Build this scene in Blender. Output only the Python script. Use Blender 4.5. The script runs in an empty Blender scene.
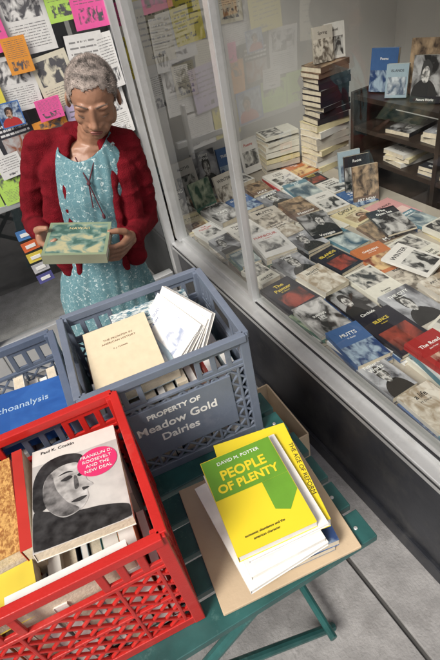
import bpy, bmesh, math, random
from mathutils import Vector, Matrix, noise
random.seed(11)
C=bpy.context.scene.collection
rad=math.radians
# ---------------------------------------------------------------- materials
def newmat(name):
    m=bpy.data.materials.new(name); m.use_nodes=True
    nt=m.node_tree; b=nt.nodes['Principled BSDF']
    return m,nt,b
def N_(nt,t,**k):
    n=nt.nodes.new(t)
    for a,v in k.items(): setattr(n,a,v)
    return n
def mth(nt,op,a,b=None):
    n=nt.nodes.new('ShaderNodeMath'); n.operation=op
    for i,v in enumerate((a,b)):
        if v is None: continue
        if isinstance(v,(int,float)): n.inputs[i].default_value=v
        else: nt.links.new(v,n.inputs[i])
    return n.outputs[0]
def mixc(nt,fac,a,b,bt='MIX'):
    n=nt.nodes.new('ShaderNodeMix'); n.data_type='RGBA'; n.blend_type=bt
    for i,v in ((0,fac),(6,a),(7,b)):
        if isinstance(v,(int,float)): n.inputs[i].default_value=v
        elif isinstance(v,(tuple,list)): n.inputs[i].default_value=(*v[:3],1)
        else: nt.links.new(v,n.inputs[i])
    return n.outputs[2]
def c4(c): return (c[0],c[1],c[2],1)
_mc={}
def solid(name,col,rough=.6,var=.15,scale=8,bump=0,bscale=60,metal=0,coat=0,coords='Object',spec=.5,dirt=None,dr=(.50,.66)):
    if name in _mc: return _mc[name]
    m,nt,b=newmat(name)
    tc=N_(nt,'ShaderNodeTexCoord'); nz=N_(nt,'ShaderNodeTexNoise'); nz.inputs['Scale'].default_value=scale; nz.inputs['Detail'].default_value=3
    nt.links.new(tc.outputs[coords],nz.inputs['Vector'])
    dark=tuple(max(0,x*(1-var*1.6)) for x in col); lite=tuple(min(1,x*(1+var)) for x in col)
    r=N_(nt,'ShaderNodeValToRGB'); r.color_ramp.elements[0].position=.3; r.color_ramp.elements[1].position=.7
    r.color_ramp.elements[0].color=c4(dark); r.color_ramp.elements[1].color=c4(lite)
    nt.links.new(nz.outputs['Fac'],r.inputs[0]); out=r.outputs[0]
    if dirt:
        n2=N_(nt,'ShaderNodeTexNoise'); n2.inputs['Scale'].default_value=scale*.6; n2.inputs['Detail'].default_value=7; n2.inputs['Roughness'].default_value=.8
        nt.links.new(tc.outputs[coords],n2.inputs['Vector'])
        f=N_(nt,'ShaderNodeMapRange'); f.inputs[1].default_value=dr[0]; f.inputs[2].default_value=dr[1]
        nt.links.new(n2.outputs['Fac'],f.inputs[0])
        out=mixc(nt,f.outputs[0],out,dirt)
    nt.links.new(out,b.inputs['Base Color'])
    b.inputs['Roughness'].default_value=rough; b.inputs['Metallic'].default_value=metal
    b.inputs['Specular IOR Level'].default_value=spec; b.inputs['Coat Weight'].default_value=coat
    if bump:
        n3=N_(nt,'ShaderNodeTexNoise'); n3.inputs['Scale'].default_value=bscale; n3.inputs['Detail'].default_value=2
        nt.links.new(tc.outputs[coords],n3.inputs['Vector'])
        bp=N_(nt,'ShaderNodeBump'); bp.inputs['Strength'].default_value=bump; bp.inputs['Distance'].default_value=.004
        nt.links.new(n3.outputs['Fac'],bp.inputs['Height']); nt.links.new(bp.outputs[0],b.inputs['Normal'])
    _mc[name]=m; return m
def cover(name,bg,ia,ib,rect=(.0,1,.0,.55),tcol=(.9,.9,.9),tb=(.62,.9),nl=3,freq=14,rough=.35,pscale=4,ic=None,thin=.78,fig=None,sharp=.10):
    """printed cover / flyer: picture block + lines of print, all in the sheet's own UV"""
    m,nt,b=newmat(name)
    uv=N_(nt,'ShaderNodeUVMap'); uv.uv_map='UVMap'; s=N_(nt,'ShaderNodeSeparateXYZ'); nt.links.new(uv.outputs[0],s.inputs[0])
    x,y=s.outputs[0],s.outputs[1]
    oi=N_(nt,'ShaderNodeObjectInfo'); rnd=mth(nt,'MULTIPLY',oi.outputs['Random'],57.0)
    def rectm(x0,x1,y0,y1):
        a=mth(nt,'MULTIPLY',mth(nt,'GREATER_THAN',x,x0),mth(nt,'LESS_THAN',x,x1))
        c=mth(nt,'MULTIPLY',mth(nt,'GREATER_THAN',y,y0),mth(nt,'LESS_THAN',y,y1))
        return mth(nt,'MULTIPLY',a,c)
    nz=N_(nt,'ShaderNodeTexNoise'); nz.noise_dimensions='4D'; nz.inputs['Scale'].default_value=pscale; nz.inputs['Detail'].default_value=6; nz.inputs['Distortion'].default_value=.8
    nt.links.new(uv.outputs[0],nz.inputs['Vector']); nt.links.new(rnd,nz.inputs['W'])
    r=N_(nt,'ShaderNodeValToRGB'); r.color_ramp.elements[0].position=.5-sharp; r.color_ramp.elements[1].position=.5+sharp
    r.color_ramp.elements[0].color=c4(ia); r.color_ramp.elements[1].color=c4(ib)
    if ic: e=r.color_ramp.elements.new(.5); e.color=c4(ic)
    nt.links.new(nz.outputs['Fac'],r.inputs[0]); pic=r.outputs[0]
    if fig:
        def el(cx,cy,rx,ry,wob=.35):
            dx=mth(nt,'DIVIDE',mth(nt,'SUBTRACT',x,cx),rx); dy=mth(nt,'DIVIDE',mth(nt,'SUBTRACT',y,cy),ry)
            d=mth(nt,'ADD',mth(nt,'MULTIPLY',dx,dx),mth(nt,'MULTIPLY',dy,dy))
            return mth(nt,'LESS_THAN',mth(nt,'ADD',d,mth(nt,'MULTIPLY',nz.outputs['Fac'],wob)),1.15)
        hx=mth(nt,'ADD',mth(nt,'MULTIPLY',oi.outputs['Random'],.3),.35)
        cy=(rect[2]+rect[3])/2; hh=(rect[3]-rect[2])
        n9=N_(nt,'ShaderNodeTexNoise'); n9.inputs['Scale'].default_value=11; n9.inputs['Detail'].default_value=2; nt.links.new(uv.outputs[0],n9.inputs['Vector'])
        mr9=N_(nt,'ShaderNodeMapRange'); mr9.inputs[1].default_value=.42; mr9.inputs[2].default_value=.58; mr9.inputs[3].default_value=.25; mr9.inputs[4].default_value=1.1; nt.links.new(n9.outputs['Fac'],mr9.inputs[0])
        pic=mixc(nt,el(hx,rect[2],.42,hh*.42),pic,fig[0])
        pic=mixc(nt,el(hx,cy+hh*.12,.21,hh*.30,.9),pic,fig[2])
        face=mixc(nt,1,fig[1],mr9.outputs[0],'MULTIPLY')
        pic=mixc(nt,el(hx,cy+hh*.03,.15,hh*.24,.8),pic,face)
    col=mixc(nt,rectm(*rect),bg,pic)
    def lines(x0,x1,y0,y1,n,fr,dens):
        cm=N_(nt,'ShaderNodeCombineXYZ'); nt.links.new(mth(nt,'MULTIPLY',x,fr),cm.inputs[0])
        row=mth(nt,'FLOOR',mth(nt,'MULTIPLY',mth(nt,'SUBTRACT',y,y0),n/(y1-y0)))
        nt.links.new(mth(nt,'MULTIPLY',row,7.3),cm.inputs[1]); nt.links.new(rnd,cm.inputs[2])
        t=N_(nt,'ShaderNodeTexNoise'); t.inputs['Scale'].default_value=1; t.inputs['Detail'].default_value=1; nt.links.new(cm.outputs[0],t.inputs['Vector'])
        on=mth(nt,'GREATER_THAN',t.outputs['Fac'],dens)
        fr_=mth(nt,'FRACT',mth(nt,'MULTIPLY',mth(nt,'SUBTRACT',y,y0),n/(y1-y0)))
        on=mth(nt,'MULTIPLY',on,mth(nt,'MULTIPLY',mth(nt,'GREATER_THAN',fr_,.28),mth(nt,'LESS_THAN',fr_,thin)))
        return mth(nt,'MULTIPLY',on,rectm(x0,x1,y0,y1))
    if nl: col=mixc(nt,lines(.1,.9,tb[0],tb[1],nl,freq*2.2,.43),col,tcol)
    w=N_(nt,'ShaderNodeTexNoise'); w.inputs['Scale'].default_value=9; w.inputs['Detail'].default_value=4
    nt.links.new(uv.outputs[0],w.inputs['Vector'])
    mr=N_(nt,'ShaderNodeMapRange'); mr.inputs[3].default_value=.88; mr.inputs[4].default_value=1.10; nt.links.new(w.outputs['Fac'],mr.inputs[0])
    col=mixc(nt,1,col,mr.outputs[0],'MULTIPLY')
    nt.links.new(col,b.inputs['Base Color']); b.inputs['Roughness'].default_value=rough
    return m
# ---------------------------------------------------------------- mesh builder
class MB:
    def __init__(s): s.v=[];s.f=[];s.m=[];s.uv=[]
    def quad(s,pts,mi=0,uv=None):
        n=len(s.v); s.v+= [tuple(p) for p in pts]; s.f.append(tuple(range(n,n+len(pts)))); s.m.append(mi); s.uv.append(uv)
    def box(s,c,d,M=None,mi=0,top=None):
        c=Vector(c); d=Vector(d)/2; n=len(s.v)
        for sx,sy,sz in ((-1,-1,-1),(1,-1,-1),(1,1,-1),(-1,1,-1),(-1,-1,1),(1,-1,1),(1,1,1),(-1,1,1)):
            p=Vector((sx*d.x,sy*d.y,sz*d.z))
            p=(M@p if M is not None else p)+c
            s.v.append(tuple(p))
        for f in ((0,3,2,1),(0,1,5,4),(1,2,6,5),(2,3,7,6),(3,0,4,7)):
            s.f.append(tuple(n+i for i in f)); s.m.append(mi); s.uv.append(None)
        s.f.append((n+4,n+5,n+6,n+7)); s.m.append(mi if top is None else top); s.uv.append(((0,0),(1,0),(1,1),(0,1)))
    def cyl(s,a,b,r,seg=10,mi=0,r2=None):
        a=Vector(a);b=Vector(b); d=(b-a).normalized(); u=d.orthogonal().normalized(); w=d.cross(u); n=len(s.v); r2=r if r2 is None else r2
        for i in range(seg):
            t=2*math.pi*i/seg; o=u*math.cos(t)+w*math.sin(t)
            s.v.append(tuple(a+o*r)); s.v.append(tuple(b+o*r2))
        for i in range(seg):
            j=(i+1)%seg; s.f.append((n+2*i,n+2*j,n+2*j+1,n+2*i+1)); s.m.append(mi); s.uv.append(None)
        s.f.append(tuple(n+2*i for i in range(seg))[::-1]); s.m.append(mi); s.uv.append(None)
        s.f.append(tuple(n+2*i+1 for i in range(seg))); s.m.append(mi); s.uv.append(None)
    def obj(s,name,mats,parent=None,mat=None,bevel=0,smooth=False):
        me=bpy.data.meshes.new(name); me.from_pydata(s.v,[],s.f)
        for m in mats: me.materials.append(m)
        ul=me.uv_layers.new(name='UVMap')
        for p,mi,uv in zip(me.polygons,s.m,s.uv):
            p.material_index=mi; p.use_smooth=smooth
            if uv:
                for li,u in zip(p.loop_indices,uv): ul.data[li].uv=u
        me.update()
        o=bpy.data.objects.new(name,me); C.objects.link(o)
        if parent: o.parent=parent
        if mat is not None: o.matrix_basis=mat
        if bevel:
            bv=o.modifiers.new('bevel','BEVEL'); bv.width=bevel; bv.segments=2; bv.limit_method='ANGLE'; bv.angle_limit=rad(40)
        return o
def empty(name,M=None):
    o=bpy.data.objects.new(name,None); o.empty_display_size=.1; C.objects.link(o)
    if M is not None: o.matrix_world=M
    return o
def T(*p): return Matrix.Translation(Vector(p))
def Rz(a): return Matrix.Rotation(rad(a),4,'Z')
def Rx(a): return Matrix.Rotation(rad(a),4,'X')
def Ry(a): return Matrix.Rotation(rad(a),4,'Y')
def text(s,size,M,mat,parent,name='lettering',ext=.0002,align='CENTER',sx=1,off=0):
    cu=bpy.data.curves.new(name,'FONT'); cu.body=s; cu.size=size; cu.extrude=ext; cu.align_x=align; cu.align_y='CENTER'; cu.offset=off
    cu.resolution_u=3
    cu.materials.append(mat); o=bpy.data.objects.new(name,cu); C.objects.link(o); o.parent=parent
    o.matrix_basis=M@Matrix.Diagonal((sx,1,1,1)); return o
# ---------------------------------------------------------------- base materials
M_page=solid('paper_pages',(.68,.60,.46),.9,.1,40,.3,200)
M_pagew=solid('paper_white',(.82,.80,.75),.85,.06,30)
M_white=solid('ink_white',(.85,.85,.82),.5,.03)
M_black=solid('ink_black',(.015,.015,.018),.5,.1)
M_inkr=solid('ink_red',(.5,.03,.02),.5,.1)
M_inky=solid('ink_yellow',(.8,.62,.08),.5,.1)
M_alu=solid('aluminium_frame',(.62,.63,.63),.36,.04,9,.05,80,metal=.6,dirt=(.50,.50,.49),dr=(.52,.75))
M_wall=solid('interior_plaster',(.84,.83,.80),.9,.04,2,.1,30)
M_conc=solid('pavement_concrete',(.265,.26,.255),.9,.14,14,.6,110,dirt=(.19,.185,.18))
M_joint=solid('pavement_joint',(.06,.058,.055),.95)
M_bulk=solid('bulkhead_black',(.022,.024,.03),.35,.3,5,.1,40,dirt=(.05,.05,.05))
M_deck=solid('display_deck',(.40,.36,.30),.7,.15,4)
M_wood=solid('dark_wood',(.035,.024,.018),.4,.35,10,.1,40)
M_teal=solid('teal_paint',(.024,.10,.095),.36,.2,16,.15,60,dirt=(.07,.16,.148),dr=(.56,.66))
M_card=solid('cardboard',(.54,.42,.28),.85,.06,9,.15,120)
M_asph=solid('asphalt',(.05,.05,.052),.95,.2,12,.5,80)
M_brick=solid('wall_brick',(.3,.2,.15),.9,.2,20)
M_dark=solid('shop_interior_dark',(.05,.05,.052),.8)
m,nt,b=newmat('window_glass'); nt.nodes.remove(b)
g=N_(nt,'ShaderNodeBsdfGlossy'); g.inputs['Roughness'].default_value=.01; t=N_(nt,'ShaderNodeBsdfTransparent'); t.inputs[0].default_value=(.96,.98,.97,1)
lw=N_(nt,'ShaderNodeLayerWeight'); lw.inputs[0].default_value=.5; mx=N_(nt,'ShaderNodeMixShader')
fac=mth(nt,'ADD',mth(nt,'MULTIPLY',mth(nt,'POWER',lw.outputs['Facing'],3.6),.8),.085)
nt.links.new(fac,mx.inputs[0]); nt.links.new(t.outputs[0],mx.inputs[1]); nt.links.new(g.outputs[0],mx.inputs[2]); nt.links.new(mx.outputs[0],nt.nodes['Material Output'].inputs[0])
M_glass=m
# ---------------------------------------------------------------- setting
def simple(name,boxes,mats,bevel=0):
    mb=MB()
    for bx in boxes: mb.box(bx[0],bx[1],None,bx[2] if len(bx)>2 else 0)
    return mb.obj(name,mats,bevel=bevel)
simple('ground',[((0,0,-.2),(600,600,.02))],[solid('ground_soil',(.12,.11,.09),.95)])
simple('road',[((-7.5,0,-.16),(8,200,.05))],[M_asph])
simple('kerb',[((-3.4,0,-.1),(.18,200,.2))],[M_conc],.01)
mb=MB()
ys=[-30+i*1.22 for i in range(60)]
mb.box((-1.3,0,-.06),(4.02,80,.1),None,1)
for i in range(len(ys)):
    for x0,x1 in ((-3.3,-2.0),(-1.99,-.63),(-.62,.50),(.51,.70)):
        mb.box(((x0+x1)/2,ys[i],-.045),(x1-x0-.006,1.212,.09),None,0)
mb.obj('pavement',[M_conc,M_joint],bevel=.003)
B=empty('bookshop_building')
def part(name,boxes,mats,bevel=0,parent=B):
    o=simple(name,boxes,mats,bevel); o.parent=parent; return o
def sheet(name,quads,mats,parent):
    mb=MB()
    for q in quads: mb.quad(q)
    return mb.obj(name,mats,parent=parent)
part('bulkhead',[((.73,.06,.22),(.06,4.2,.44)),((.722,.06,.035),(.07,4.2,.07))],[M_bulk],.003)
part('upper_wall',[((.85,-3,3.9),(.3,14,2.4)),((-.6,2.4,3.9),(2.59,.3,2.4))],[M_brick])
part('back_wall',[((1.75,2.83,1.4),(2.1,.1,3.0))],[M_wall])
part('inner_wall',[((2.85,.5,1.4),(.1,4.8,3.0))],[M_wall])
part('end_wall',[((1.75,-1.95,1.4),(2.2,.1,3.0))],[M_wall])
part('ceiling',[((1.85,.45,2.93),(2.1,4.9,.06))],[M_wall])
part('shop_floor',[((2.3,.45,.03),(1.0,4.7,.05))],[M_deck])
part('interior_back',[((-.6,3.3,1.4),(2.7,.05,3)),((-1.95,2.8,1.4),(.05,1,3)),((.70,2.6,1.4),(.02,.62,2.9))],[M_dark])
part('side_wall',[((-2.6,2.35,1.5),(2.6,.2,3))],[M_brick])
part('door_step',[((-.6,2.42,.04),(2.5,.5,.08))],[M_conc],.005)
part('window_frame',[((.735,.06,.463),(.10,4.24,.04)),((.752,.06,.497),(.045,4.22,.03)),
  ((.738,2.14,1.62),(.05,.05,2.24)),((.74,1.43,1.6),(.034,.034,2.19)),((.74,-1.9,1.6),(.05,.05,2.19)),
  ((.74,.1,2.70),(.06,4.0,.06))],[M_alu],.003)
part('window_gasket',[((.727,-.2,.513),(.006,3.2,.006)),((.684,.06,.470),(.003,4.2,.006))],[M_black])
def gp(y0,y1,x=.745,z0=.51,z1=2.68): return [(x,y0,z0),(x,y1,z0),(x,y1,z1),(x,y0,z1)]
sheet('window_glass',[gp(-1.88,1.412),gp(1.448,2.12)],[M_glass],B)
part('display_deck',[((1.31,.4,.44),(1.09,4.6,.04)),((1.32,.4,.2),(1.0,4.5,.4))],[M_deck])
DY=2.19
D=empty('shop_door')
part('door_frame',[((.688,DY,1.4),(.035,.05,2.7)),((-.36,DY,1.4),(.09,.06,2.7)),((.168,DY,.2),(.965,.05,.24)),((.168,DY,2.4),(.965,.05,.1)),((.168,DY,.94),(.965,.03,.03))],[M_alu],.004,D)
sheet('door_glass',[[(-.33,DY,.33),(.67,DY,.33),(.67,DY,2.4),(-.33,DY,2.4)]],[M_glass],D)
part('door_handle',[((.60,DY-.05,1.0),(.02,.03,.25))],[M_alu],.006,D)
SL=empty('side_window')
part('side_frame',[((-.85,DY,.25),(.88,.05,.3)),((-1.27,DY,1.4),(.06,.06,2.7))],[M_bulk],.004,SL)
sheet('side_glass',[[(-1.24,DY,.4),(-.41,DY,.4),(-.41,DY,2.6),(-1.24,DY,2.6)]],[M_glass],SL)
Bo=empty('brick_building')
part('walls',[((-17,0,4.5),(6,60,9.4))],[M_brick],0,Bo)
bx=[]
for i in range(16):
    for z in (1.6,5,7.6): bx.append(((-13.98,-28+i*3.7,z),(.1,1.6,1.8)))
part('windows',bx,[M_dark],0,Bo)
# ---------------------------------------------------------------- flyers
cols=dict(white=(.78,.78,.76),cream=(.72,.68,.54),yellow=(.80,.70,.10),orange=(.80,.33,.05),pink=(.85,.12,.38),green=(.48,.74,.14),lilac=(.54,.46,.66),blue=(.1,.3,.6),grey=(.42,.42,.44))
FM={}
for k,c in cols.items():
    FM[k]=[cover('flyer_%s_%d'%(k,i),c,(.10,.10,.11),tuple(min(1,x*1.02) for x in c),rect=r_,tcol=tuple(.10+.2*x for x in c),tb=tb_,nl=nl_,freq=fq,rough=.75,pscale=ps,thin=.58,sharp=.06) for i,(r_,tb_,nl_,fq,ps) in enumerate((((.15,.85,.10,.36),(.42,.93),10,15,7),((.1,.9,.5,.92),(.08,.45),9,17,5),((.3,.7,.1,.2),(.3,.92),6,8,8)))]
FM['dark']=[cover('flyer_dark',(.04,.04,.05),(.3,.1,.05),(.5,.5,.5),rect=(.1,.9,.1,.6),tcol=(.8,.8,.8),rough=.5)]
FM['photo']=[cover('flyer_photo',(.08,.2,.5),(.04,.08,.2),(.5,.6,.7),rect=(.05,.95,.05,.95),nl=0,fig=((.5,.05,.05),(.55,.35,.25),(.05,.04,.04)),rough=.4)]
def flyer(x,z,w,h,k,y=DY-.006,rot=0):
    mb=MB()
    n=6; r=random.uniform(.002,.006); ph=random.random()*6
    for i in range(n):
        for j in range(n):
            P=[];U_=[]
            for a,c in ((i,j),(i+1,j),(i+1,j+1),(i,j+1)):
                u=a/n;v=c/n
                P.append(((u-.5)*w,-abs(math.sin(u*2.5+v*2+ph))*r-.0015,(v-.5)*h)); U_.append((u,v))
            mb.quad(P,0,U_)
    return mb.obj('flyer',[random.choice(FM[k])],mat=T(x,y,z)@Ry(rot),smooth=True)
grid=[(.33,1.74,.17,.13,'orange'),(.47,1.77,.15,.18,'yellow'),(.60,1.79,.13,.17,'pink'),
 (.21,1.57,.14,.18,'pink'),(.365,1.56,.17,.22,'white'),(.51,1.60,.12,.15,'green'),(.61,1.575,.14,.19,'pink'),
 (.10,1.38,.17,.16,'yellow'),(.25,1.37,.15,.19,'white'),(.40,1.335,.15,.21,'cream'),(.545,1.38,.15,.19,'white'),(.63,1.36,.07,.2,'white'),
 (.01,1.2,.16,.2,'white'),(.17,1.18,.15,.18,'dark'),(.315,1.155,.14,.14,'orange'),(.455,1.15,.14,.19,'lilac'),(.59,1.17,.13,.2,'white'),
 (-.07,1.02,.16,.15,'green'),(.09,1.02,.15,.14,'green'),(.235,1.01,.14,.15,'photo'),(.37,.98,.14,.15,'yellow'),(.52,.98,.15,.16,'white'),
 (-.17,1.32,.16,.22,'cream'),(-.2,1.06,.12,.15,'white'),(-.12,1.54,.18,.19,'grey'),(.05,1.57,.16,.18,'yellow'),(.10,1.76,.2,.18,'white'),(-.15,1.78,.2,.2,'pink'),
 (.2,1.95,.2,.2,'white'),(.45,1.96,.2,.18,'cream'),(-.22,.86,.13,.13,'white'),
 (.18,1.28,.09,.09,'photo'),(.29,1.46,.09,.12,'orange'),(.12,1.49,.08,.08,'orange'),(.43,1.67,.12,.07,'white'),(.33,1.26,.10,.08,'pink'),(.10,1.10,.10,.09,'white'),(.22,1.67,.1,.1,'green')]
for i,(x,z,w,h,k) in enumerate(grid): flyer(x,z,w,h,k,y=DY-.006-.0035*(i%4)-(.014 if i>30 else 0),rot=random.uniform(-4,4))
for i,(k,c) in enumerate((('a',(.08,.22,.5)),('b',(.7,.15,.05)),('c',(.75,.6,.1)),('d',(.5,.5,.52)),('e',(.1,.1,.3)))):
    mb=MB(); mb.box((0,0,0),(.075,.003,.045)); mb.box((0,-.002,0),(.045,.003,.016),None,1)
    mb.obj('card_sticker',[solid('sticker_'+k,c,.4),M_white],mat=T(.035,DY-.006,.80-i*.058)@Ry(random.uniform(-3,3)))
for x,z,w,h,k in [(1.02,1.62,.2,.27,'yellow'),(1.2,1.66,.16,.22,'green'),(1.08,1.32,.2,.26,'cream'),(1.28,1.36,.18,.24,'yellow'),(1.0,1.05,.16,.2,'white'),(1.2,1.07,.14,.18,'cream'),(1.42,1.7,.2,.26,'white'),(.88,1.5,.12,.2,'pink'),(.86,1.25,.12,.2,'yellow'),(1.55,1.38,.16,.2,'cream')]:
    flyer(x,z,w,h,k,y=2.775,rot=random.uniform(-3,3))
# ---------------------------------------------------------------- books
rc=random.Random(3)
CM=[]
BW=((.03,.03,.03),(.55,.54,.52),(.05,.05,.05))
specs=[((.03,.03,.035),(.02,.02,.02),(.50,.49,.47),(0,1,0,.72),.86,'w',None),
 ((.72,.70,.66),(.05,.05,.05),(.60,.59,.56),(.1,.9,.08,.62),.80,'k',None),
 ((.36,.03,.03),(.2,.02,.02),(.6,.4,.3),(.15,.85,.1,.5),.74,'w',None),
 ((.06,.13,.30),(.03,.06,.16),(.35,.45,.55),(0,1,0,.5),.76,'w',None),
 ((.66,.58,.36),(.25,.16,.07),(.66,.58,.42),(.1,.9,.08,.55),.78,'k',((.2,.1,.05),(.6,.4,.28),(.1,.06,.04))),
 ((.08,.19,.14),(.03,.08,.05),(.40,.45,.32),(0,1,.3,1),.15,'w',None),
 ((.5,.16,.05),(.2,.04,.02),(.7,.5,.25),(0,1,.1,.6),.8,'w',None),
 ((.74,.73,.71),(.1,.1,.1),(.70,.69,.66),(.12,.88,.2,.65),.82,'r',None),
 ((.25,.26,.28),(.06,.06,.07),(.50,.51,.54),(0,1,0,1),.85,'w',BW),
 ((.34,.44,.50),(.10,.14,.20),(.60,.65,.68),(.08,.92,.08,.62),.80,'k',None),
 ((.50,.46,.40),(.12,.10,.08),(.60,.55,.47),(0,1,0,.66),.82,'k',None),
 ((.02,.02,.03),(.03,.02,.02),(.35,.07,.05),(.1,.9,.1,.55),.78,'y',None),
 ((.62,.32,.32),(.35,.12,.14),(.75,.55,.5),(.1,.9,.08,.5),.75,'k',None),
 ((.70,.68,.60),(.06,.06,.06),(.62,.60,.55),(.05,.95,.42,.95),.2,'k',None),
 ((.02,.02,.025),(.02,.02,.02),(.42,.42,.42),(0,1,.15,1),.07,'w',BW),
 ((.45,.44,.43),(.04,.04,.04),(.62,.61,.6),(0,1,0,1),.5,'w',None),
 ((.60,.56,.50),(.35,.28,.2),(.70,.66,.58),(0,1,0,1),.82,'k',None),
 ((.16,.10,.07),(.06,.04,.03),(.45,.32,.2),(0,1,.2,1),.1,'w',None),
 ((.10,.22,.28),(.05,.1,.14),(.55,.62,.6),(0,1,0,.8),.9,'w',None)]
ink={'w':M_white,'k':M_black,'r':M_inkr,'y':M_inky}
for i,s in enumerate(specs):
    CM.append((cover('book_cover_%d'%i,s[0],s[1],s[2],rect=s[3],nl=0,rough=rc.uniform(.2,.38),pscale=rc.uniform(1.6,4.5),fig=s[6],sharp=rc.uniform(.05,.13)),solid('book_spine_%d'%i,s[0],.4),s[0],s[4],ink[s[5]]))
def book(w,h,t,ci,M,parent=None,name='book',cm=None,sm=None,pm=None,title=None,tsize=.02,tmat=None,ty=None,hard=False,author=False):
    mb=MB(); o=.003 if hard else .0012; ct=.0022 if hard else .0009
    mb.box((0.001,0,t/2),(w-o*2,h-o*2,t-2*ct+.0002),None,2)
    mb.box((0,0,t-ct/2),(w,h,ct),None,1,0)
    mb.box((0,0,ct/2),(w,h,ct),None,1)
    mb.box((-w/2+ct/2,0,t/2),(ct,h-.0004,t-2*ct),None,1)
    a,bm_=(cm,sm) if cm else CM[ci][:2]
    ob=mb.obj(name,[a,bm_ or CM[0][1],pm or M_page],parent=parent,mat=M)
    if title:
        ls=title.split('|'); tz=min(tsize,w*.88/(max(len(q) for q in ls)*.66))
        y0=h*((CM[ci][3] if ty is None else ty)-.5)+tz*.5*(len(ls)-1); tm=tmat or CM[ci][4]
        for k,ln in enumerate(ls): text(ln,tz,T(0,y0-k*tz*1.0,t+.0003),tm,ob,'title',off=tz*.012,sx=random.choice((.85,1,1)))
        if author: text(author,tz*.38 if tz>.02 else tz*.5,T(0,y0-len(ls)*tz*.85,t+.0003),tm,ob,'author')
    return ob
titles=['Letters','MOTHS','History|of War','THE CITY','Poems','ISLANDS','a life','Nature|Works','MUTTS','SURFING|LIFE','The|Painter','WINTER','Voyages','CINEMA','The|Open Sea','ART NOW','Roots','GARDENS','Kitchen','EMPIRE','Memoir','RIVERS','JAZZ','Stories','The Road','SILENCE','Orchids','NIGHTS','White|Bird','HARBOUR','The Last|Season','MAPS','OPERA','Ghosts','Bread &|Salt','A Small|Country','SONGS','DESERT']
auth=['A. Kelsey','M. Duran','Jane Porter','R. Ellison','T. Nakamura','H. Boyle','S. Whitman','L. Greene']
ti=0
wts=[0,0,0,1,1,1,2,3,3,4,5,6,7,7,7,8,8,9,9,10,10,11,12,13,13,13,14,15,15,15,16,16,17,18,18]
lastc=-1
for cx in range(6):
    x=.862+cx*.163
    y=-.55 if cx<3 else .2
    while y<2.55:
        h=random.uniform(.155,.235); w=min(.162,h*random.uniform(.62,.76))
        if x>1.72 and y>1.9: break
        n=random.choice((2,3,3,4)) if cx<2 else random.choice((1,1,2,2))
        z=.4605; ox=random.uniform(-.014,.014)
        for k in range(n):
            t=random.uniform(.012,.028); ci=random.choice(wts); last=(k==n-1)
            if last:
                while ci==lastc: ci=random.choice(wts)
                lastc=ci
            rz=random.uniform(-8,8)-2
            tt=None
            if last: tt=titles[ti%len(titles)]; ti+=1
            book(w+random.uniform(-.006,.006),h+random.uniform(-.006,.006),t,ci,T(x+ox+random.uniform(-.006,.006),y+random.uniform(-.006,.006),z)@Rz(rz),title=tt,tsize=random.uniform(.016,.040),author=random.choice(auth))
            z+=t+.0006
        y+=h*.93+random.uniform(.0,.025)
for (x,y,z,a,b_,ci) in ((1.2,.78,.515,14,-5,13),(1.38,1.2,.51,18,5,1),(1.3,1.72,.505,-12,6,14),(1.52,.95,.51,30,-5,16),(1.55,1.5,.51,-14,5,0)):
    tt=titles[ti%len(titles)]; ti+=1
    book(.145,.21,.012,ci,T(x,y,z)@Rz(a)@Rx(b_),title=tt,tsize=.03)
for i in range(5):
    h=random.uniform(.2,.24); book(h*.68,h,.02,(9,1,8,3,7)[i],T(.87+i*.155,2.66+random.uniform(-.02,.02),.462+h/2)@Rz(random.uniform(-8,8))@Rx(76),title=titles[i],tsize=.024) 
for i in range(3):
    h=random.uniform(.18,.2); book(h*.68,h,.018,(0,5,10)[i],T(.84+i*.15,2.36,.462+h/2)@Rz(6)@Rx(72),title=titles[i+9],tsize=.024)
for i in range(3):
    h=random.uniform(.18,.21); book(h*.68,h,.018,(17,0,9)[i],T(1.68+i*.05,1.82+i*.12,.462+h/2)@Rz(-22)@Rx(78),title=titles[i+15],tsize=.02)
z=.462
for i in range(8):
    t=random.uniform(.028,.04); book(.17,.235,t,random.choice((4,10,7,1,2)),T(1.86,2.37,z)@Rz(90+random.uniform(-9,9)),hard=True); z+=t+.0006
for i in range(10):
    t=random.uniform(.024,.034); book(.155,.215,t,random.choice((0,11,0,14,17)),T(1.87+random.uniform(-.008,.008),2.36,z)@Rz(92+random.uniform(-6,6)),hard=True); z+=t+.0006
stz=z
for i in range(2):
    book(.11,.17,.02,(10,1)[i],T(1.85+i*.08,2.36,stz+.086)@Rz(-20)@Rx(82),title=('Spring','Novel')[i])
for i in range(7):
    t=random.uniform(.02,.034); book(.15,.22,t,random.choice((4,10,6,13)),T(1.64,2.55,.4625+i*.036)@Rz(80+random.uniform(-8,8)),hard=True)
S=empty('bookshelf')
mb=MB()
x0,x1,ya,yb=1.87,2.17,.2,2.12
for zz in (.9,.74,.58,.42,.1): mb.box(((x0+x1)/2,(ya+yb)/2,zz-.012),(x1-x0,yb-ya,.024))
for yy in (ya+.012,1.0,1.55,yb+.013): mb.box(((x0+x1)/2,yy,.45),(x1-x0+.01,.025,.93))
mb.obj('shelf_frame',[M_wood],parent=S,bevel=.002)
for zz in (.58,.74):
    y=.4
    while y<2.0:
        if random.random()<.75:
            zq=zz+.001
            for k in range(random.choice((1,2,3))):
                t=random.uniform(.015,.03); book(.15,.21,t,random.choice(wts),T(2.0,y,zq)@Rz(random.uniform(-10,10)+90),title=random.choice(titles)); zq+=t+.0005
        y+=.24
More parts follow.
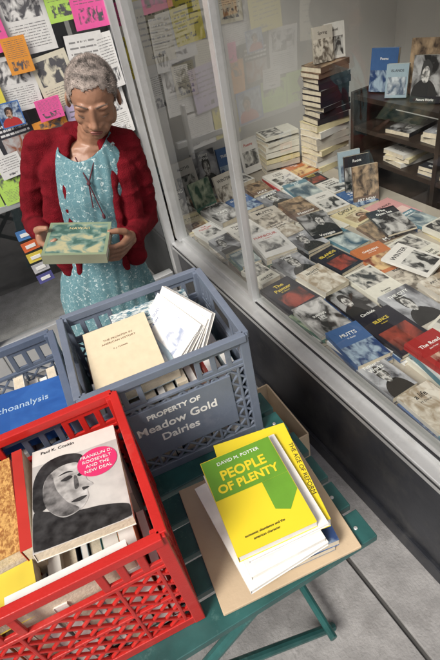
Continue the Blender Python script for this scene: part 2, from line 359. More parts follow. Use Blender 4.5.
for i,(ci,yy,h,xx) in enumerate(((3,2.03,.20,1.99),(9,1.90,.15,1.95),(17,1.82,.24,2.06),(14,1.72,.20,1.96),(8,1.63,.27,2.06),(10,1.52,.24,1.96),(0,1.40,.25,2.04),(13,1.2,.22,1.99),(2,1.0,.23,1.99),(5,.8,.2,1.99))):
    book(h*.7,h,.025,ci,T(xx,yy,.903+h/2)@Rz(-62+random.uniform(-10,10))@Rx(82),title=titles[i+4].replace('|',' '),tsize=.016)
# ---------------------------------------------------------------- crates
def crate(name,w,d,h,M,mat,plate=None):
    mb=MB()
    def wall(W,place):
        def bx(s0,s1,z0,z1,th=.008,off=0,mi=0):
            place(((s0+s1)/2,off,(z0+z1)/2),(s1-s0,th,z1-z0),None)
        a=-W/2+.009;b_=W/2-.009
        bx(-W/2,W/2,h-.018,h,.016,-.002)
        bx(a,b_,h-.084,h-.076,.010)
        bx(a,b_,.0,.024,.009)
        hw=.062 if W>.2 else .05
        for s0,s1 in ((a,-hw),(hw,b_)):
            bx(s0,s1,h-.03,h-.018,.006); bx(s0,s1,h-.076,h-.066,.006)
            n=3
            for i in range(n+1):
                s=s0+(s1-s0)*i/n; bx(max(a,s-.006),min(b_,s+.006),h-.0765,h-.0175,.0065)
        for s in (-.42,-.22,.22,.42): 
            bx(s*W-.003,s*W+.003,.024,h-.084,.0075)
        bx(a,b_,(h-.06)/2-.003,(h-.06)/2+.003,.0072)
        z0,z1=.024,h-.084
        sp=.036
        k=-40
        while k<40:
            for sg in (1,-1):
                c=k*sp
                sa=(0-c)*sg; sb=((z1-z0)-c)*sg
                lo,hi=min(sa,sb),max(sa,sb); lo=max(lo,a);hi=min(hi,b_)
                if hi-lo>.012:
                    s_=(lo+hi)/2; zz=z0+sg*s_+c; L_=(hi-lo)*1.414
                    place((s_,0.0004*sg,zz),(L_,.0055,.0055),Matrix.Rotation(-sg*rad(45),3,'Y'))
            k+=1
        if plate:
            bx(-.41*W,.36*W,.065,h-.095,.0085,-.001)
    def mk(ang,dist):
        R=Matrix.Rotation(rad(ang),3,'Z')
        def place(c,dd,M3):
            cc=R@(Vector((c[0],c[1]-dist,c[2]))); mb.box(cc,dd,R@M3 if M3 else R)
        return place
    wall(w,mk(0,d/2)); wall(w,mk(180,d/2)); wall(d,mk(90,w/2)); wall(d,mk(270,w/2))
    for sx in (-1,1):
        for sy in (-1,1): mb.box((sx*(w/2-.004),sy*(d/2-.004),h/2-.001),(.020,.020,h-.004))
    n=8
    for i in range(n+1): 
        mb.box((-w/2+.01+(w-.02)*i/n,0,.006),(.006,d-.01,.008)); mb.box((0,-d/2+.01+(d-.02)*i/n,.0065),(w-.01,.006,.008))
    E=empty(name,M)
    mb.obj('crate_body',[mat],parent=E,bevel=.0015)
    return E
M_grey=solid('crate_grey_plastic',(.150,.180,.235),.38,.06,14,.1,200,dirt=(.20,.225,.275),dr=(.55,.72))
M_grey2=solid('crate_dark_plastic',(.10,.13,.19),.40,.06,14,.1,200,dirt=(.14,.165,.21),dr=(.55,.72))
M_red=solid('crate_red_plastic',(.50,.020,.016),.31,.06,14,.1,200,dirt=(.54,.06,.05),dr=(.55,.72))
TZ=.762
G=crate('milk_crate',.345,.285,.31,T(.158,.835,TZ)@Rz(-7),M_grey,plate=True)
fy=-.285/2-.0058
for s,sz,zz,xx in (('PROPERTY OF',.019,.190,-.01),('Meadow Gold',.032,.155,-.009),('Dairies',.031,.118,-.01)):
    text(s,sz,T(xx,fy,zz)@Rx(90),M_white,G,'lettering',off=.0006)
K=crate('milk_crate',.33,.28,.29,T(-.205,.872,TZ)@Rz(-4),M_grey2)
Rd=crate('milk_crate',.325,.31,.31,T(-.150,.553,TZ)@Rz(-6),M_red)
def fill(Mc,w,d,zt,seed,h0=.19):
    r=random.Random(seed)
    for row in (-1,1):
        x=-w/2+.02
        while x<w/2-.035:
            t=r.uniform(.010,.028); hh=r.uniform(h0-.035,h0+.02); ww=d/2-.02-r.uniform(0,.02)
            M=Mc@T(x+t,row*d/4,.012+hh/2)@Ry(-90+r.uniform(-2,2))
            book(hh,ww,t,r.randrange(len(CM)),M,pm=r.choice((M_page,M_pagew)))
            x+=t+.003
fill(T(.158,.835,TZ)@Rz(-7),.345,.285,0,1,.20)
fill(T(-.205,.872,TZ)@Rz(-4),.33,.28,0,2,.19)
fill(T(-.150,.553,TZ)@Rz(-6),.325,.31,0,3,.20)
GM=T(.158,.835,TZ)@Rz(-7)
M_cream=cover('cream_cover',(.70,.60,.42),(.68,.58,.40),(.70,.6,.42),nl=0,rough=.6)
M_creams=solid('cream_card',(.68,.58,.40),.7)
M_inkb=solid('ink_brown',(.2,.12,.07),.6)
cb=book(.15,.20,.016,0,GM@T(-.065,-.012,.262)@Rz(-2)@Rx(3)@Ry(-2),cm=M_cream,sm=M_creams)
text('THE FRONTIER IN',.0085,T(0,.05,.0163),M_inkb,cb,'title'); text('AMERICAN HISTORY',.0085,T(0,.038,.0163),M_inkb,cb,'title'); text('F. J. TURNER',.006,T(0,.015,.0163),M_inkb,cb,'author')
book(.2,.14,.02,9,GM@T(.0,.055,.232)@Rz(4))
book(.15,.2,.03,9,GM@T(-.05,-.01,.226)@Rz(3))
M_flor=cover('floral_cover',(.15,.32,.36),(.05,.15,.2),(.7,.72,.68),rect=(0,1,0,1),nl=0,pscale=14,rough=.5)
book(.19,.07,.014,9,GM@T(.03,.09,.262)@Rx(10),cm=M_flor,sm=CM[9][1])
# white booklets leaning across the crate
M_inkbl=solid('ink_blue',(.08,.14,.34),.6)
for i in range(4):
    M_l=cover('booklet_%d'%i,(.80,.80,.78),(.35,.40,.52),(.80,.80,.78),rect=(.15,.85,.12,.42),nl=0,pscale=5)
    bk=book(.105,.178,.007+.004*(i%2),1,GM@T(.036+.017*i,.006+.003*i,.262+.003*i)@Rz(13+2.5*i)@Ry(-36-7*i),cm=M_l,sm=M_pagew,pm=M_pagew,name='booklet')
    if i==0:
        text('ORDERING GUIDE',.010,T(0,.06,.0075),M_inkbl,bk,'title'); text('new & used',.008,T(0,.044,.0075),M_inkbl,bk,'title')
KM=T(-.205,.872,TZ)@Rz(-4)
M_blue=cover('blue_cover',(.02,.09,.32),(.02,.09,.32),(.03,.12,.38),nl=0,rough=.3)
bo=book(.15,.22,.028,3,KM@T(.05,-.045,.225)@Rz(85)@Rx(2),cm=M_blue,sm=solid('blue_cloth',(.02,.08,.28),.5),hard=True)
text('Psychoanalysis',.024,T(.02,-.0,.0285)@Rz(-90),solid('ink_pale',(.45,.6,.75),.5),bo,'title')
RM=T(-.150,.553,TZ)@Rz(-6)
M_por=cover('portrait_cover',(.72,.70,.64),(.42,.41,.39),(.62,.60,.56),rect=(0,1,.0,.82),nl=0,pscale=2.2,rough=.3)
pb=book(.15,.215,.02,1,RM@T(.062,.012,.262)@Rz(-3)@Rx(-6)@Ry(3),cm=M_por,sm=M_pagew,name='book')
def blob(pts,z,mat,parent,name,M=None):
    o=[];n=len(pts)
    for i in range(n):
        p0,p1,p2,p3=[Vector(pts[(i+k)%n]) for k in (-1,0,1,2)]
        for s in range(6):
            t=s/6; o.append(.5*((2*p1)+(-p0+p2)*t+(2*p0-5*p1+4*p2-p3)*t*t+(-p0+3*p1-3*p2+p3)*t**3))
    mb=MB(); mb.v=[(max(-.0745,min(.0745,q.x)),max(-.107,q.y),z) for q in o]; mb.f=[tuple(range(len(o)))]; mb.m=[0]; mb.uv=[None]
    return mb.obj(name,[mat],parent=parent)
def disc(r,x,y,z,mat,parent,name,sx=1):
    mb=MB(); n=40; mb.v=[(x+r*sx*math.cos(2*math.pi*i/n),y+r*math.sin(2*math.pi*i/n),z) for i in range(n)]; mb.f=[tuple(range(n))]; mb.m=[0]; mb.uv=[None]
    return mb.obj(name,[mat],parent=parent)
H1=solid('halftone_dark',(.035,.035,.035),.35,.5,60);H2=solid('halftone_mid',(.20,.195,.19),.35,.5,60);H3=solid('halftone_light',(.46,.45,.43),.35,.4,45)
M_pink=solid('pink_ink',(.72,.04,.16),.35,.04)
blob([(-.073,-.105),(.073,-.105),(.073,-.082),(.035,-.066),(-.005,-.058),(-.05,-.04),(-.073,-.035)],.0203,H1,pb,'portrait_coat')
blob([(-.073,.03),(-.055,.066),(-.02,.074),(.010,.060),(.014,.03),(.0,.02),(-.05,-.03),(-.073,-.03)],.0204,H1,pb,'portrait_hair')
blob([(-.052,.03),(-.03,.047),(0,.045),(.013,.022),(.015,-.002),(.024,-.016),(.014,-.022),(.014,-.040),(.0,-.058),(-.028,-.062),(-.052,-.034),(-.058,0)],.0206,H3,pb,'portrait_face')
blob([(-.052,.03),(-.042,.036),(-.036,.0),(-.02,-.034),(-.002,-.056),(-.028,-.060),(-.052,-.034),(-.058,0)],.0207,H2,pb,'portrait_shade')
for a in ([(-.028,.014),(-.014,.020),(-.008,.014),(-.018,.010)],[(.0,.015),(.008,.019),(.012,.013),(.004,.010)],[(-.014,-.038),(.0,-.034),(.012,-.036),(.0,-.042)],[(.006,-.016),(.017,-.019),(.008,-.023)],[(-.032,.026),(-.018,.031),(-.006,.026),(-.018,.0272)],[(.0,.025),(.008,.029),(.013,.024),(.006,.0252)]):
    blob(a,.0208,H1,pb,'portrait_feature')
blob([(-.006,.014),(-.001,.012),(.001,-.01),(-.006,-.014)],.02075,H2,pb,'portrait_feature')
disc(.033,.036,.030,.0209,M_pink,pb,'pink_roundel',1.05)
for k,s in enumerate(('FRANKLIN D.','ROOSEVELT','AND THE','NEW DEAL')): text(s,.0095,T(.036,.047-k*.0115,.0213),M_white,pb,'title')
text('Paul K. Conkin',.010,T(-.03,.096,.0205),M_black,pb,'author')
M_wick=cover('orange_cover',(.5,.26,.08),(.30,.12,.03),(.65,.38,.12),rect=(0,1,0,1),nl=0,pscale=26,rough=.5)
book(.12,.19,.05,6,RM@T(-.10,.03,.235)@Rz(2),cm=M_wick,sm=solid('orange_spine',(.5,.25,.06),.5))
book(.018,.2,.26,2,RM@T(-.028,.03,.03),cm=solid('red_cloth',(.5,.03,.02),.5),sm=solid('red_cloth',(.5,.03,.02),.5))
book(.12,.07,.03,4,RM@T(-.09,-.105,.23)@Rz(3),cm=solid('yellow_card',(.75,.6,.06),.5),sm=solid('yellow_card',(.75,.6,.06),.5))
book(.18,.022,.13,1,RM@T(.02,-.128,.145)@Rz(0),cm=M_pagew,sm=M_pagew)
# ---------------------------------------------------------------- table
TB=empty('folding_table')
mb=MB()
Rt=Matrix.Rotation(rad(-3),3,'Z')
def tb(c,d,mi=0):
    v=Rt@(Vector(c)-Vector((.0,.66,0)))+Vector((.0,.66,0)); mb.box(v,d,Rt,mi)
n=9; y0,y1=.335,1.03; pw=(y1-y0)/n
for i in range(n): tb((-.17+random.uniform(-.003,.003),y0+pw*(i+.5),TZ-.011),(1.08,pw-.012,.02))
for xx in (.33,-.15,-.66): tb((xx,.68,TZ-.034),(.035,.66,.024))
for yy in (.42,.93):
    mb.cyl(Rt@Vector((.30,yy-.66,.735))+Vector((0,.66,0)),Rt@Vector((-.5,yy-.66,0))+Vector((0,.66,0)),.014,10)
    mb.cyl(Rt@Vector((-.62,yy-.66,.735))+Vector((0,.66,0)),Rt@Vector((.34,yy-.62,0))+Vector((0,.66,0)),.014,10)
mb.cyl((.30,.40,.06),(.33,.96,.06),.012)
for i in range(n):
    for xx in (.345,.315):
        p=Rt@(Vector((xx,y0+pw*(i+.5),TZ))-Vector((0,.66,0)))+Vector((0,.66,0)); mb.cyl(p-Vector((0,0,.004)),p+Vector((0,0,.0012)),.0045,8,1)
mb.obj('table_frame',[M_teal,M_alu],parent=TB,bevel=.0025)
mb=MB(); mb.box((0,0,.004),(.285,.275,.008)); mb.obj('cardboard_sheet',[M_card],mat=T(.19,.475,TZ+.001)@Rz(-8),bevel=.0015)
z=TZ+.0105
SX,SY=.185,.47
M_yel=solid('yellow_cover',(.78,.62,.03),.3,.04,6,coat=.2)
M_grn=solid('green_ink',(.13,.31,.03),.35,.08,20)
st=[(.165,.225,.016,8,(.02,-.005),-10,None),(.17,.235,.02,3,(.03,.0),-12,None),(.165,.235,.012,1,(-.012,-.01),-2,'w'),(.15,.23,.014,13,(.0,-.005),-6,'w'),(.16,.235,.026,4,(.035,.018),-14,'y'),(.155,.22,.008,1,(.012,-.004),-8,'w')]
for w,h,t,ci,of,rz,k in st:
    cm=sm=None
    if k=='w': cm=sm=M_pagew
    if k=='y': cm=sm=M_yel
    ob=book(w,h,t,ci,T(SX+of[0],SY+of[1],z)@Rz(rz),cm=cm,sm=sm,pm=M_pagew if k else None); z+=t+.0008
    if k=='y':
        text('THE AGE OF REFORM',.013,T(.073,.0,t+.0003)@Rz(-90),M_black,ob,'title')
pp=book(.15,.205,.018,4,T(SX-.005,SY-.005,z)@Rz(-9),cm=M_yel,sm=M_yel,pm=M_pagew)
mb=MB()
def dcut(pts): mb.quad([(x,y,.0185) for x,y in pts])
dcut([(-.074,.01),(.074,.01),(.074,.101),(-.074,.101)])
dcut([(.02,.0098),(.02,-.05),(.045,-.062),(.074,-.03),(.074,.0098)])
mb.obj('green_panel',[M_grn],parent=pp)
text('PEOPLE',.030,T(-.0,.055,.0190),M_yel,pp,'title',sx=.95,off=.0008); text('OF PLENTY',.025,T(0.0,.028,.0190),M_yel,pp,'title',sx=.98,off=.0008)
text('DAVID M. POTTER',.011,T(0,.084,.0190),M_white,pp,'author')
text('economic abundance and the',.0065,T(-.012,-.075,.0190),M_black,pp,'subtitle'); text('american character',.0065,T(-.012,-.084,.0190),M_black,pp,'subtitle')
mb=MB(); 
for c,d in (((0,-.15,.12),(.4,.006,.24)),((0,.15,.12),(.4,.006,.24)),((-.2,0,.12),(.006,.294,.24)),((.2,0,.12),(.006,.294,.24)),((0,0,.006),(.394,.294,.006))): mb.box(c,d)
mb.obj('cardboard_box',[M_card],mat=T(.42,1.08,0.001)@Rz(-3))
for i in range(9): book(.2,.14,.026,i,T(.42-.15+i*.034,1.05,.12)@Ry(-90))
# ---------------------------------------------------------------- woman
L=Vector((.9,-.436,0)).normalized(); F=Vector((-.436,-.9,0)).normalized()
WM=Matrix(((L.x,-F.x,0,.249),(L.y,-F.y,0,1.509),(0,0,1,0.0),(0,0,0,1)))
W=empty('woman',WM)
def V(l,f,z): return Vector((l,-f,z))
def U(l,f,z):
    t=min(1,max(0,(z-1.0)/.2)); t=t*t*(3-2*t); return Vector((l,-f,z+.042*t))
def ell(bm,c,r,M=None,sub=2):
    m=Matrix.Translation(c)@(M.to_4x4() if M is not None else Matrix.Identity(4))@Matrix.Diagonal((r[0],r[1],r[2],1))
    bmesh.ops.create_icosphere(bm,subdivisions=sub,radius=1,matrix=m)
def chain(bm,pts,rs,step=.4):
    for i in range(len(pts)-1):
        a,b_=pts[i],pts[i+1]; r0,r1=rs[i],rs[i+1]; Ln=(b_-a).length; n=max(2,int(Ln/(min(r0,r1)*step)))
        for k in range(n+1):
            t=k/n; r=r0+(r1-r0)*t; ell(bm,a.lerp(b_,t),(r,r,r))
def bake(bm,name,vox,sm,mats,disp=None):
    me=bpy.data.meshes.new(name+'_raw'); bm.to_mesh(me); bm.free()
    o=bpy.data.objects.new(name+'_raw',me); C.objects.link(o)
    r=o.modifiers.new('r','REMESH'); r.mode='VOXEL'; r.voxel_size=vox; r.use_smooth_shade=True
    if sm:
        s=o.modifiers.new('s','SMOOTH'); s.factor=.5; s.iterations=sm
    dg=bpy.context.evaluated_depsgraph_get(); me2=bpy.data.meshes.new_from_object(o.evaluated_get(dg)); me2.name=name
    bpy.data.objects.remove(o); 
    if disp:
        me2.update(); vs=me2.vertices; ns=[v.normal.copy() for v in vs]
        for v,n in zip(vs,ns): v.co=v.co+n*disp(v.co)
    me2.materials.clear()
    for m in mats: me2.materials.append(m)
    for p in me2.polygons: p.use_smooth=True; p.material_index=0
    o2=bpy.data.objects.new(name,me2); C.objects.link(o2); o2.parent=W; return o2
M_skin,nt,b=newmat('skin')
tc=N_(nt,'ShaderNodeTexCoord'); nz=N_(nt,'ShaderNodeTexNoise'); nz.inputs['Scale'].default_value=22; nz.inputs['Detail'].default_value=3
nt.links.new(tc.outputs['Object'],nz.inputs['Vector']); nt.links.new(mixc(nt,nz.outputs['Fac'],(.275,.135,.080),(.36,.195,.125)),b.inputs['Base Color'])
b.inputs['Roughness'].default_value=.45
bp=N_(nt,'ShaderNodeBump'); bp.inputs['Strength'].default_value=.25; bp.inputs['Distance'].default_value=.002
n3=N_(nt,'ShaderNodeTexNoise'); n3.inputs['Scale'].default_value=160; n3.inputs['Detail'].default_value=3; nt.links.new(tc.outputs['Object'],n3.inputs['Vector']); nt.links.new(n3.outputs['Fac'],bp.inputs['Height']); nt.links.new(bp.outputs[0],b.inputs['Normal'])
HC=V(.123,.058,1.409)
HM=Matrix.Translation(HC)@Rz(4)@Ry(9)@Rx(26)@Matrix.Diagonal((.90,.90,.88,1))
R3=HM.to_3x3()
def h(l,f,z): return HM@V(l,f,z)
bm=bmesh.new()
def he(l,f,z,a,b_,c,ex=None):
    ell(bm,h(l,f,z),(a,b_,c),R3@ex if ex is not None else R3,3)
he(0,-.014,.028,.071,.090,.078)
he(0,.022,-.012,.059,.064,.078)
he(0,.034,-.056,.047,.046,.034)
he(0,.060,-.083,.020,.017,.015)
for s in (-1,1):
    he(s*.036,.052,-.022,.023,.022,.021)
    he(s*.026,.071,.025,.024,.010,.010)
    he(s*.029,.0650,.005,.0155,.0135,.012)
    he(s*.030,.058,-.008,.018,.016,.014)
    he(s*.075,-.006,-.008,.007,.017,.028,Matrix.Rotation(s*.25,3,'Z'))
    he(s*.012,.088,-.031,.0080,.009,.007)
    he(s*.018,.070,-.030,.014,.014,.018)
    he(s*.048,.012,-.048,.015,.032,.030)
    he(s*.026,.066,-.048,.016,.016,.022)
chain(bm,[h(0,.078,.022),h(0,.087,-.012),h(0,.095,-.026)],[.0085,.0088,.0105],.3)
he(0,.077,-.052,.026,.013,.018)
chain(bm,[U(.052,-.015,1.21),h(0,-.022,-.05)],[.046,.046])
ell(bm,U(.03,.0,1.16),(.115,.075,.10)); ell(bm,U(.045,.0,1.225),(.08,.050,.033)); ell(bm,V(-.015,0,.98),(.105,.078,.15)); ell(bm,V(-.05,-.01,.82),(.142,.10,.13))
RS,LS=V(-.090,0,1.298),V(.160,0,1.260)
RE,LE=V(-.205,-.015,1.062),V(.155,-.03,1.005)
RW,LW=V(-.118,.165,1.095),V(.125,.165,1.035)
chain(bm,[U(.02,-.01,1.22),RS+V(.01,-.01,-.012),RE,RW],[.034,.034,.030,.021]); chain(bm,[U(.07,-.01,1.215),LS+V(-.01,-.01,-.012),LE,LW],[.034,.034,.030,.021])
for s in (-1,1):
    chain(bm,[V(-.05+s*.075,0,.78),V(-.045+s*.075,.015,.44),V(-.04+s*.075,-.01,.30),V(-.04+s*.07,-.01,.085)],[.078,.052,.048,.032])
    chain(bm,[V(-.04+s*.07,-.02,.05),V(-.04+s*.08,.11,.03)],[.034,.026])
def hand(o,xd,nd,lat):
    xd=xd.normalized(); nd=(nd-nd.dot(xd)*xd).normalized(); yd=lat*nd.cross(xd)
    def q(x,y,n): return o+xd*x+yd*y+nd*n
    for y,r in ((.024,.0120),(.009,.0130),(-.008,.0130),(-.023,.0115)):
        chain(bm,[q(.004,y*.6,0),q(.04,y*.95,-.002),q(.076,y*1.08,0)],[.016,r,.0100])
    for k,(y,Ls) in enumerate(((.027,.068),(.009,.075),(-.009,.070),(-.026,.056))):
        a=[q(.076,y,0)]; ang=rad(22+5*k); x,n=.076,0
        for j,(fr_,da) in enumerate(((.45,30),(.3,32),(.25,18))):
            x+=math.cos(ang)*Ls*fr_; n+=math.sin(ang)*Ls*fr_; a.append(q(x,y*(1-.05*j),n)); ang+=rad(da)
        chain(bm,a,[.0088,.0078,.0072,.0062],.35)
    chain(bm,[q(.018,.022,.004),q(.040,.044,.012),q(.062,.050,.028),q(.078,.046,.044)],[.0135,.0110,.0094,.0076],.35)
hand(RW,V(.34,.94,-.10),V(.80,-.25,.45),-1)
hand(LW,V(-.29,.95,.05),V(-.80,-.2,.50),1)
body=bake(bm,'body',.003,3,[M_skin])
M_lip=solid('lips',(.27,.09,.07),.45,.1); M_hairm=solid('hair_grey_brown',(.26,.22,.195),.85,.5,45); M_brow=solid('brow',(.10,.07,.055),.8)
bm=bmesh.new()
def fe(l,f,z,a,b_,c,ex=None): ell(bm,h(l,f,z),(a,b_,c),R3@ex if ex is not None else R3,2)
fe(0,.0885,-.0505,.020,.005,.0035); fe(0,.087,-.0575,.017,.0055,.004)
me=bpy.data.meshes.new('lips'); bm.to_mesh(me); bm.free(); me.materials.append(M_lip); 
for p in me.polygons: p.use_smooth=True
o=bpy.data.objects.new('lips',me); C.objects.link(o); o.parent=W
bm=bmesh.new()
for s in (-1,1):
    for i in range(9):
        t=i/8; fe(s*(.014+.030*t),.0805-.010*t*t-.002*t,.0290+.004*math.sin(t*2.6),.0042,.0022,.0015)
        fe(s*(.019+.023*t),.0787-.006*(2*t-1)**2-.003*t,-.0020-.0025*math.sin(t*3.14),.0030,.0016,.0009)
me=bpy.data.meshes.new('brows'); bm.to_mesh(me); bm.free(); me.materials.append(M_brow)
o=bpy.data.objects.new('brows_and_lashes',me); C.objects.link(o); o.parent=W
def hairline(f,z,l):
    t=min(1,max(0,(f+.02)/.075)); t=t*t*(3-2*t); return z>-.050+.122*t - (.02 if abs(l)>.05 and f>.01 else 0)
bm=bmesh.new(); bmesh.ops.create_icosphere(bm,subdivisions=5,radius=1)
cen=(0,-.014,.028)
for v in bm.verts:
    n=v.co.copy(); v.co=Vector((n.x*.0735,n.y*.0925,n.z*.0805))+V(*cen)
    v.co+=n*(noise.noise(n*9)*.001)
dl=[v for v in bm.verts if not hairline(-v.co.y+noise.noise(v.co*60)*.008,v.co.z+noise.noise(v.co*50)*.010,v.co.x)]
bmesh.ops.delete(bm,geom=dl,context='VERTS')
rr=random.Random(5)
base=[v.co.copy() for v in bm.verts]
for i in range(11000):
    p=rr.choice(base); n=(p-V(*cen)).normalized()
    p=p+Vector((rr.uniform(-1,1),rr.uniform(-1,1),rr.uniform(-1,1)))*.003; d=(n*.8+Vector((rr.uniform(-.4,.4),rr.uniform(-.4,.4)+.4,rr.uniform(-.4,.4)))).normalized()
    s=d.orthogonal().normalized()*.0005; ln=rr.uniform(.002,.0055)
    vs=[bm.verts.new(p-s-n*.002),bm.verts.new(p+s-n*.002),bm.verts.new(p+d*ln)]; bm.faces.new(vs)
bm.transform(HM)
me=bpy.data.meshes.new('hair'); bm.to_mesh(me); bm.free(); me.materials.append(M_hairm)
for p in me.polygons: p.use_smooth=True
o=bpy.data.objects.new('hair',me); C.objects.link(o); o.parent=W
M_dress,nt,b=newmat('floral_dress')
tc=N_(nt,'ShaderNodeTexCoord'); vo=N_(nt,'ShaderNodeTexVoronoi'); vo.inputs['Scale'].default_value=66
nzz=N_(nt,'ShaderNodeTexNoise'); nzz.inputs['Scale'].default_value=110; nzz.inputs['Detail'].default_value=1; nt.links.new(tc.outputs['Object'],nzz.inputs['Vector'])
va=N_(nt,'ShaderNodeMix'); va.data_type='RGBA'; va.blend_type='LINEAR_LIGHT'; va.inputs[0].default_value=.010
nt.links.new(tc.outputs['Object'],va.inputs[6]); nt.links.new(nzz.outputs['Color'],va.inputs[7]); nt.links.new(va.outputs[2],vo.inputs['Vector'])
fl=mth(nt,'LESS_THAN',vo.outputs['Distance'],.25); fl2=mth(nt,'LESS_THAN',vo.outputs['Distance'],.09)
v2=N_(nt,'ShaderNodeTexVoronoi'); v2.inputs['Scale'].default_value=42; v2.feature='DISTANCE_TO_EDGE'; nt.links.new(va.outputs[2],v2.inputs['Vector'])
st_=mth(nt,'LESS_THAN',v2.outputs[0],.035)
col=mixc(nt,mth(nt,'MULTIPLY',st_,.5),(.095,.205,.235),(.26,.38,.39)); col=mixc(nt,fl,col,(.42,.52,.53)); col=mixc(nt,fl2,col,(.10,.21,.26))
nt.links.new(col,b.inputs['Base Color']); b.inputs['Roughness'].default_value=.85
prof=[(1.262,.05,.0,.080,.054),(1.235,.045,.004,.105,.072),(1.20,.04,.008,.122,.084),(1.16,.035,.014,.128,.092),(1.12,.025,.02,.128,.096),(1.06,.01,.02,.122,.093),(1.0,-.005,.02,.118,.092),(.93,-.02,.018,.125,.098),(.85,-.04,.01,.152,.118),(.78,-.05,.005,.168,.128),(.65,-.052,.005,.185,.14),(.5,-.05,.005,.205,.155),(.36,-.05,.005,.225,.17)]
mb=MB(); seg=120; nr=110; rows=[]
def pz(z):
    for k in range(len(prof)-1):
        if prof[k][0]>=z>=prof[k+1][0]-1e-6: break
    t=(prof[k][0]-z)/(prof[k][0]-prof[k+1][0])
    return [prof[k][j]+(prof[k+1][j]-prof[k][j])*t for j in range(1,5)]
for i in range(nr+1):
    row=[]
    for j in range(seg):
        a=2*math.pi*j/seg
        ztop=prof[0][0]-.045*max(0,math.sin(a))**3
        z=ztop+(prof[-1][0]-ztop)*i/nr
        q=pz(z); amp=max(0,(1.0-z))*.055
        w_=1+amp*2*(math.sin(a*9+z*1.5+math.sin(a*2)*1.5))*.6+noise.noise(Vector((math.cos(a)*2,math.sin(a)*2,z*7)))*.05+noise.noise(Vector((math.cos(a)*7,math.sin(a)*7,z*6+4)))*.05
        row.append(len(mb.v)); mb.v.append(tuple(U(q[0]+q[2]*math.cos(a)*w_,q[1]+q[3]*math.sin(a)*w_,z)))
    rows.append(row)
for i in range(nr):
    for j in range(seg):
        k=(j+1)%seg; mb.f.append((rows[i][j],rows[i][k],rows[i+1][k],rows[i+1][j])); mb.m.append(0); mb.uv.append(None)
o=mb.obj('dress',[M_dress],parent=W,smooth=True)
so=o.modifiers.new('s','SOLIDIFY'); so.thickness=.003
M_cardi=solid('red_cardigan',(.15,.007,.013),.95,.2,30,.9,420,spec=.12)
bm=bmesh.new()
for i in range(9):
    t=i/8; z=1.19-.27*t; ell(bm,U(.03-.06*t,-.022,z),(.138+.012*t,.092+.010*t,.05))
chain(bm,[U(.012,-.024,1.248),RS+V(-.002,0,-.004)],[.040,.046]); chain(bm,[U(.088,-.024,1.245),LS+V(0,0,-.004)],[.040,.046])
chain(bm,[U(.01,-.045,1.262),U(.09,-.045,1.258)],[.036,.036])
Rw2=RE.lerp(RW,.90); Lw2=LE.lerp(LW,.90)
chain(bm,[RS+V(-.002,0,-.004),RS.lerp(RE,.5)+V(-.010,0,0),RE,Rw2],[.047,.044,.042,.030],.3); chain(bm,[LS+V(0,0,-.004),LS.lerp(LE,.5)+V(.010,0,0),LE,Lw2],[.047,.044,.042,.030],.3)
chain(bm,[U(-.018,.010,1.238),U(-.066,.036,1.18),U(-.10,.052,1.08),U(-.118,.055,.97),U(-.125,.052,.92)],[.036,.045,.043,.042,.040],.3)
chain(bm,[U(.118,.010,1.232),U(.138,.036,1.16),U(.128,.050,1.06),U(.105,.055,.97),U(.10,.052,.92)],[.034,.042,.043,.042,.040],.3)
def band(pts):
    for a,b_ in zip(pts,pts[1:]):
        n=18
        for k in range(n): ell(bm,a.lerp(b_,k/n),(.012,.009,.011))
band([U(.010,.020,1.268),U(-.004,.050,1.238),U(-.030,.084,1.16),U(-.050,.101,1.07),U(-.074,.106,.97),U(-.084,.104,.90)])
band([U(.094,.020,1.266),U(.104,.050,1.228),U(.110,.084,1.15),U(.098,.101,1.06),U(.078,.106,.97),U(.072,.104,.90)])
def ridged(p): return 1-abs(noise.noise(p))*2.2
def wr(co):
    a=ridged(Vector((co.x*9+3,co.y*9,co.z*24)))
    return .0055*max(-.4,a-.35)+.003*noise.noise(Vector((co.x*20,co.y*20,co.z*34)))+.0007*noise.noise(co*190)-.001
bake(bm,'cardigan',.0042,6,[M_cardi],wr)
M_cord=solid('cord',(.09,.02,.03),.8)
bm=bmesh.new(); chain(bm,[U(.024,.070,1.225),U(.048,.114,1.165),U(.084,.070,1.225)],[.0022]*3,.8); chain(bm,[U(.048,.116,1.165),U(.060,.121,1.09)],[.002]*2,.8); chain(bm,[U(.048,.116,1.165),U(.038,.122,1.11)],[.002]*2,.8); ell(bm,U(.048,.117,1.165),(.006,.005,.006)); ell(bm,U(.060,.122,1.085),(.005,.005,.01))
me=bpy.data.meshes.new('tie'); bm.to_mesh(me); bm.free(); me.materials.append(M_cord); o=bpy.data.objects.new('tie_cord',me); C.objects.link(o); o.parent=W
bm=bmesh.new()
for s in (-1,1):
    chain(bm,[V(-.04+s*.07,-.045,.042),V(-.04+s*.076,.05,.036),V(-.04+s*.082,.13,.032)],[.040,.040,.032])
sh=bake(bm,'shoes',.006,4,[solid('shoe_leather',(.03,.025,.02),.5)])
for v in sh.data.vertices: v.co.z=max(v.co.z,.002)
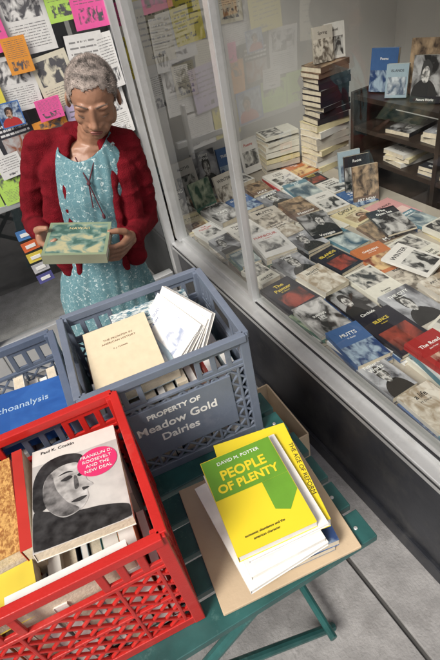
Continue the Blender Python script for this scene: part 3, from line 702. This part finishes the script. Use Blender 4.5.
M_paint=cover('painting_cover',(.22,.28,.18),(.05,.12,.10),(.42,.40,.24),rect=(.06,.94,.05,.95),nl=0,pscale=4.5,ic=(.16,.26,.22),rough=.3)
hb=book(.148,.172,.030,5,WM@T(.003,-.258,1.086)@Ry(10)@Rx(8)@Rz(90),cm=M_paint,sm=solid('olive_spine',(.25,.26,.18),.5),pm=M_pagew,hard=True)
text('HAWAII',.016,T(.045,0,.0303)@Rz(-90),solid('ink_gold',(.6,.5,.25),.5),hb,'title')
# ---------------------------------------------------------------- light, world, camera
w=bpy.data.worlds.new('World'); bpy.context.scene.world=w; w.use_nodes=True
nt=w.node_tree; sky=nt.nodes.new('ShaderNodeTexSky'); sky.sky_type='NISHITA'; sky.sun_disc=False
az=Vector((-.80,-.45)); el=rad(46); sky.sun_elevation=el; sky.sun_rotation=math.atan2(az.x,az.y); sky.air_density=1; sky.dust_density=4; sky.ozone_density=.5
bg=nt.nodes['Background']; bg.inputs[1].default_value=.15; nt.links.new(sky.outputs[0],bg.inputs[0])
sd=bpy.data.lights.new('sun','SUN'); sd.energy=3.6; sd.angle=rad(20); sd.color=(1,.97,.92); s=bpy.data.objects.new('sun',sd); C.objects.link(s)
d=-Vector((az.normalized().x*math.cos(el),az.normalized().y*math.cos(el),math.sin(el))); s.rotation_euler=d.to_track_quat('-Z','Y').to_euler()
Zc=-Vector((125,570,480)).normalized(); Yc=Vector((-322,-334,480)); Yc=(Yc-Yc.dot(Zc)*Zc).normalized(); Xc=Yc.cross(Zc)
def Wv(v): return Vector((v.dot(Xc),v.dot(Yc),v.dot(Zc)))
R=Matrix((Wv(Vector((1,0,0))),Wv(Vector((0,-1,0))),Wv(Vector((0,0,-1))))).transposed()
cd=bpy.data.cameras.new('camera'); cam=bpy.data.objects.new('camera',cd); C.objects.link(cam)
cam.matrix_world=T(0,0,1.7)@R.to_4x4(); cd.sensor_fit='VERTICAL'; cd.sensor_height=36; cd.sensor_width=24; cd.lens=480/660*36; cd.clip_end=1000; cd.clip_start=.02
sc=bpy.context.scene; sc.camera=cam; sc.view_settings.view_transform='Standard'; sc.view_settings.look='None'; sc.view_settings.exposure=0
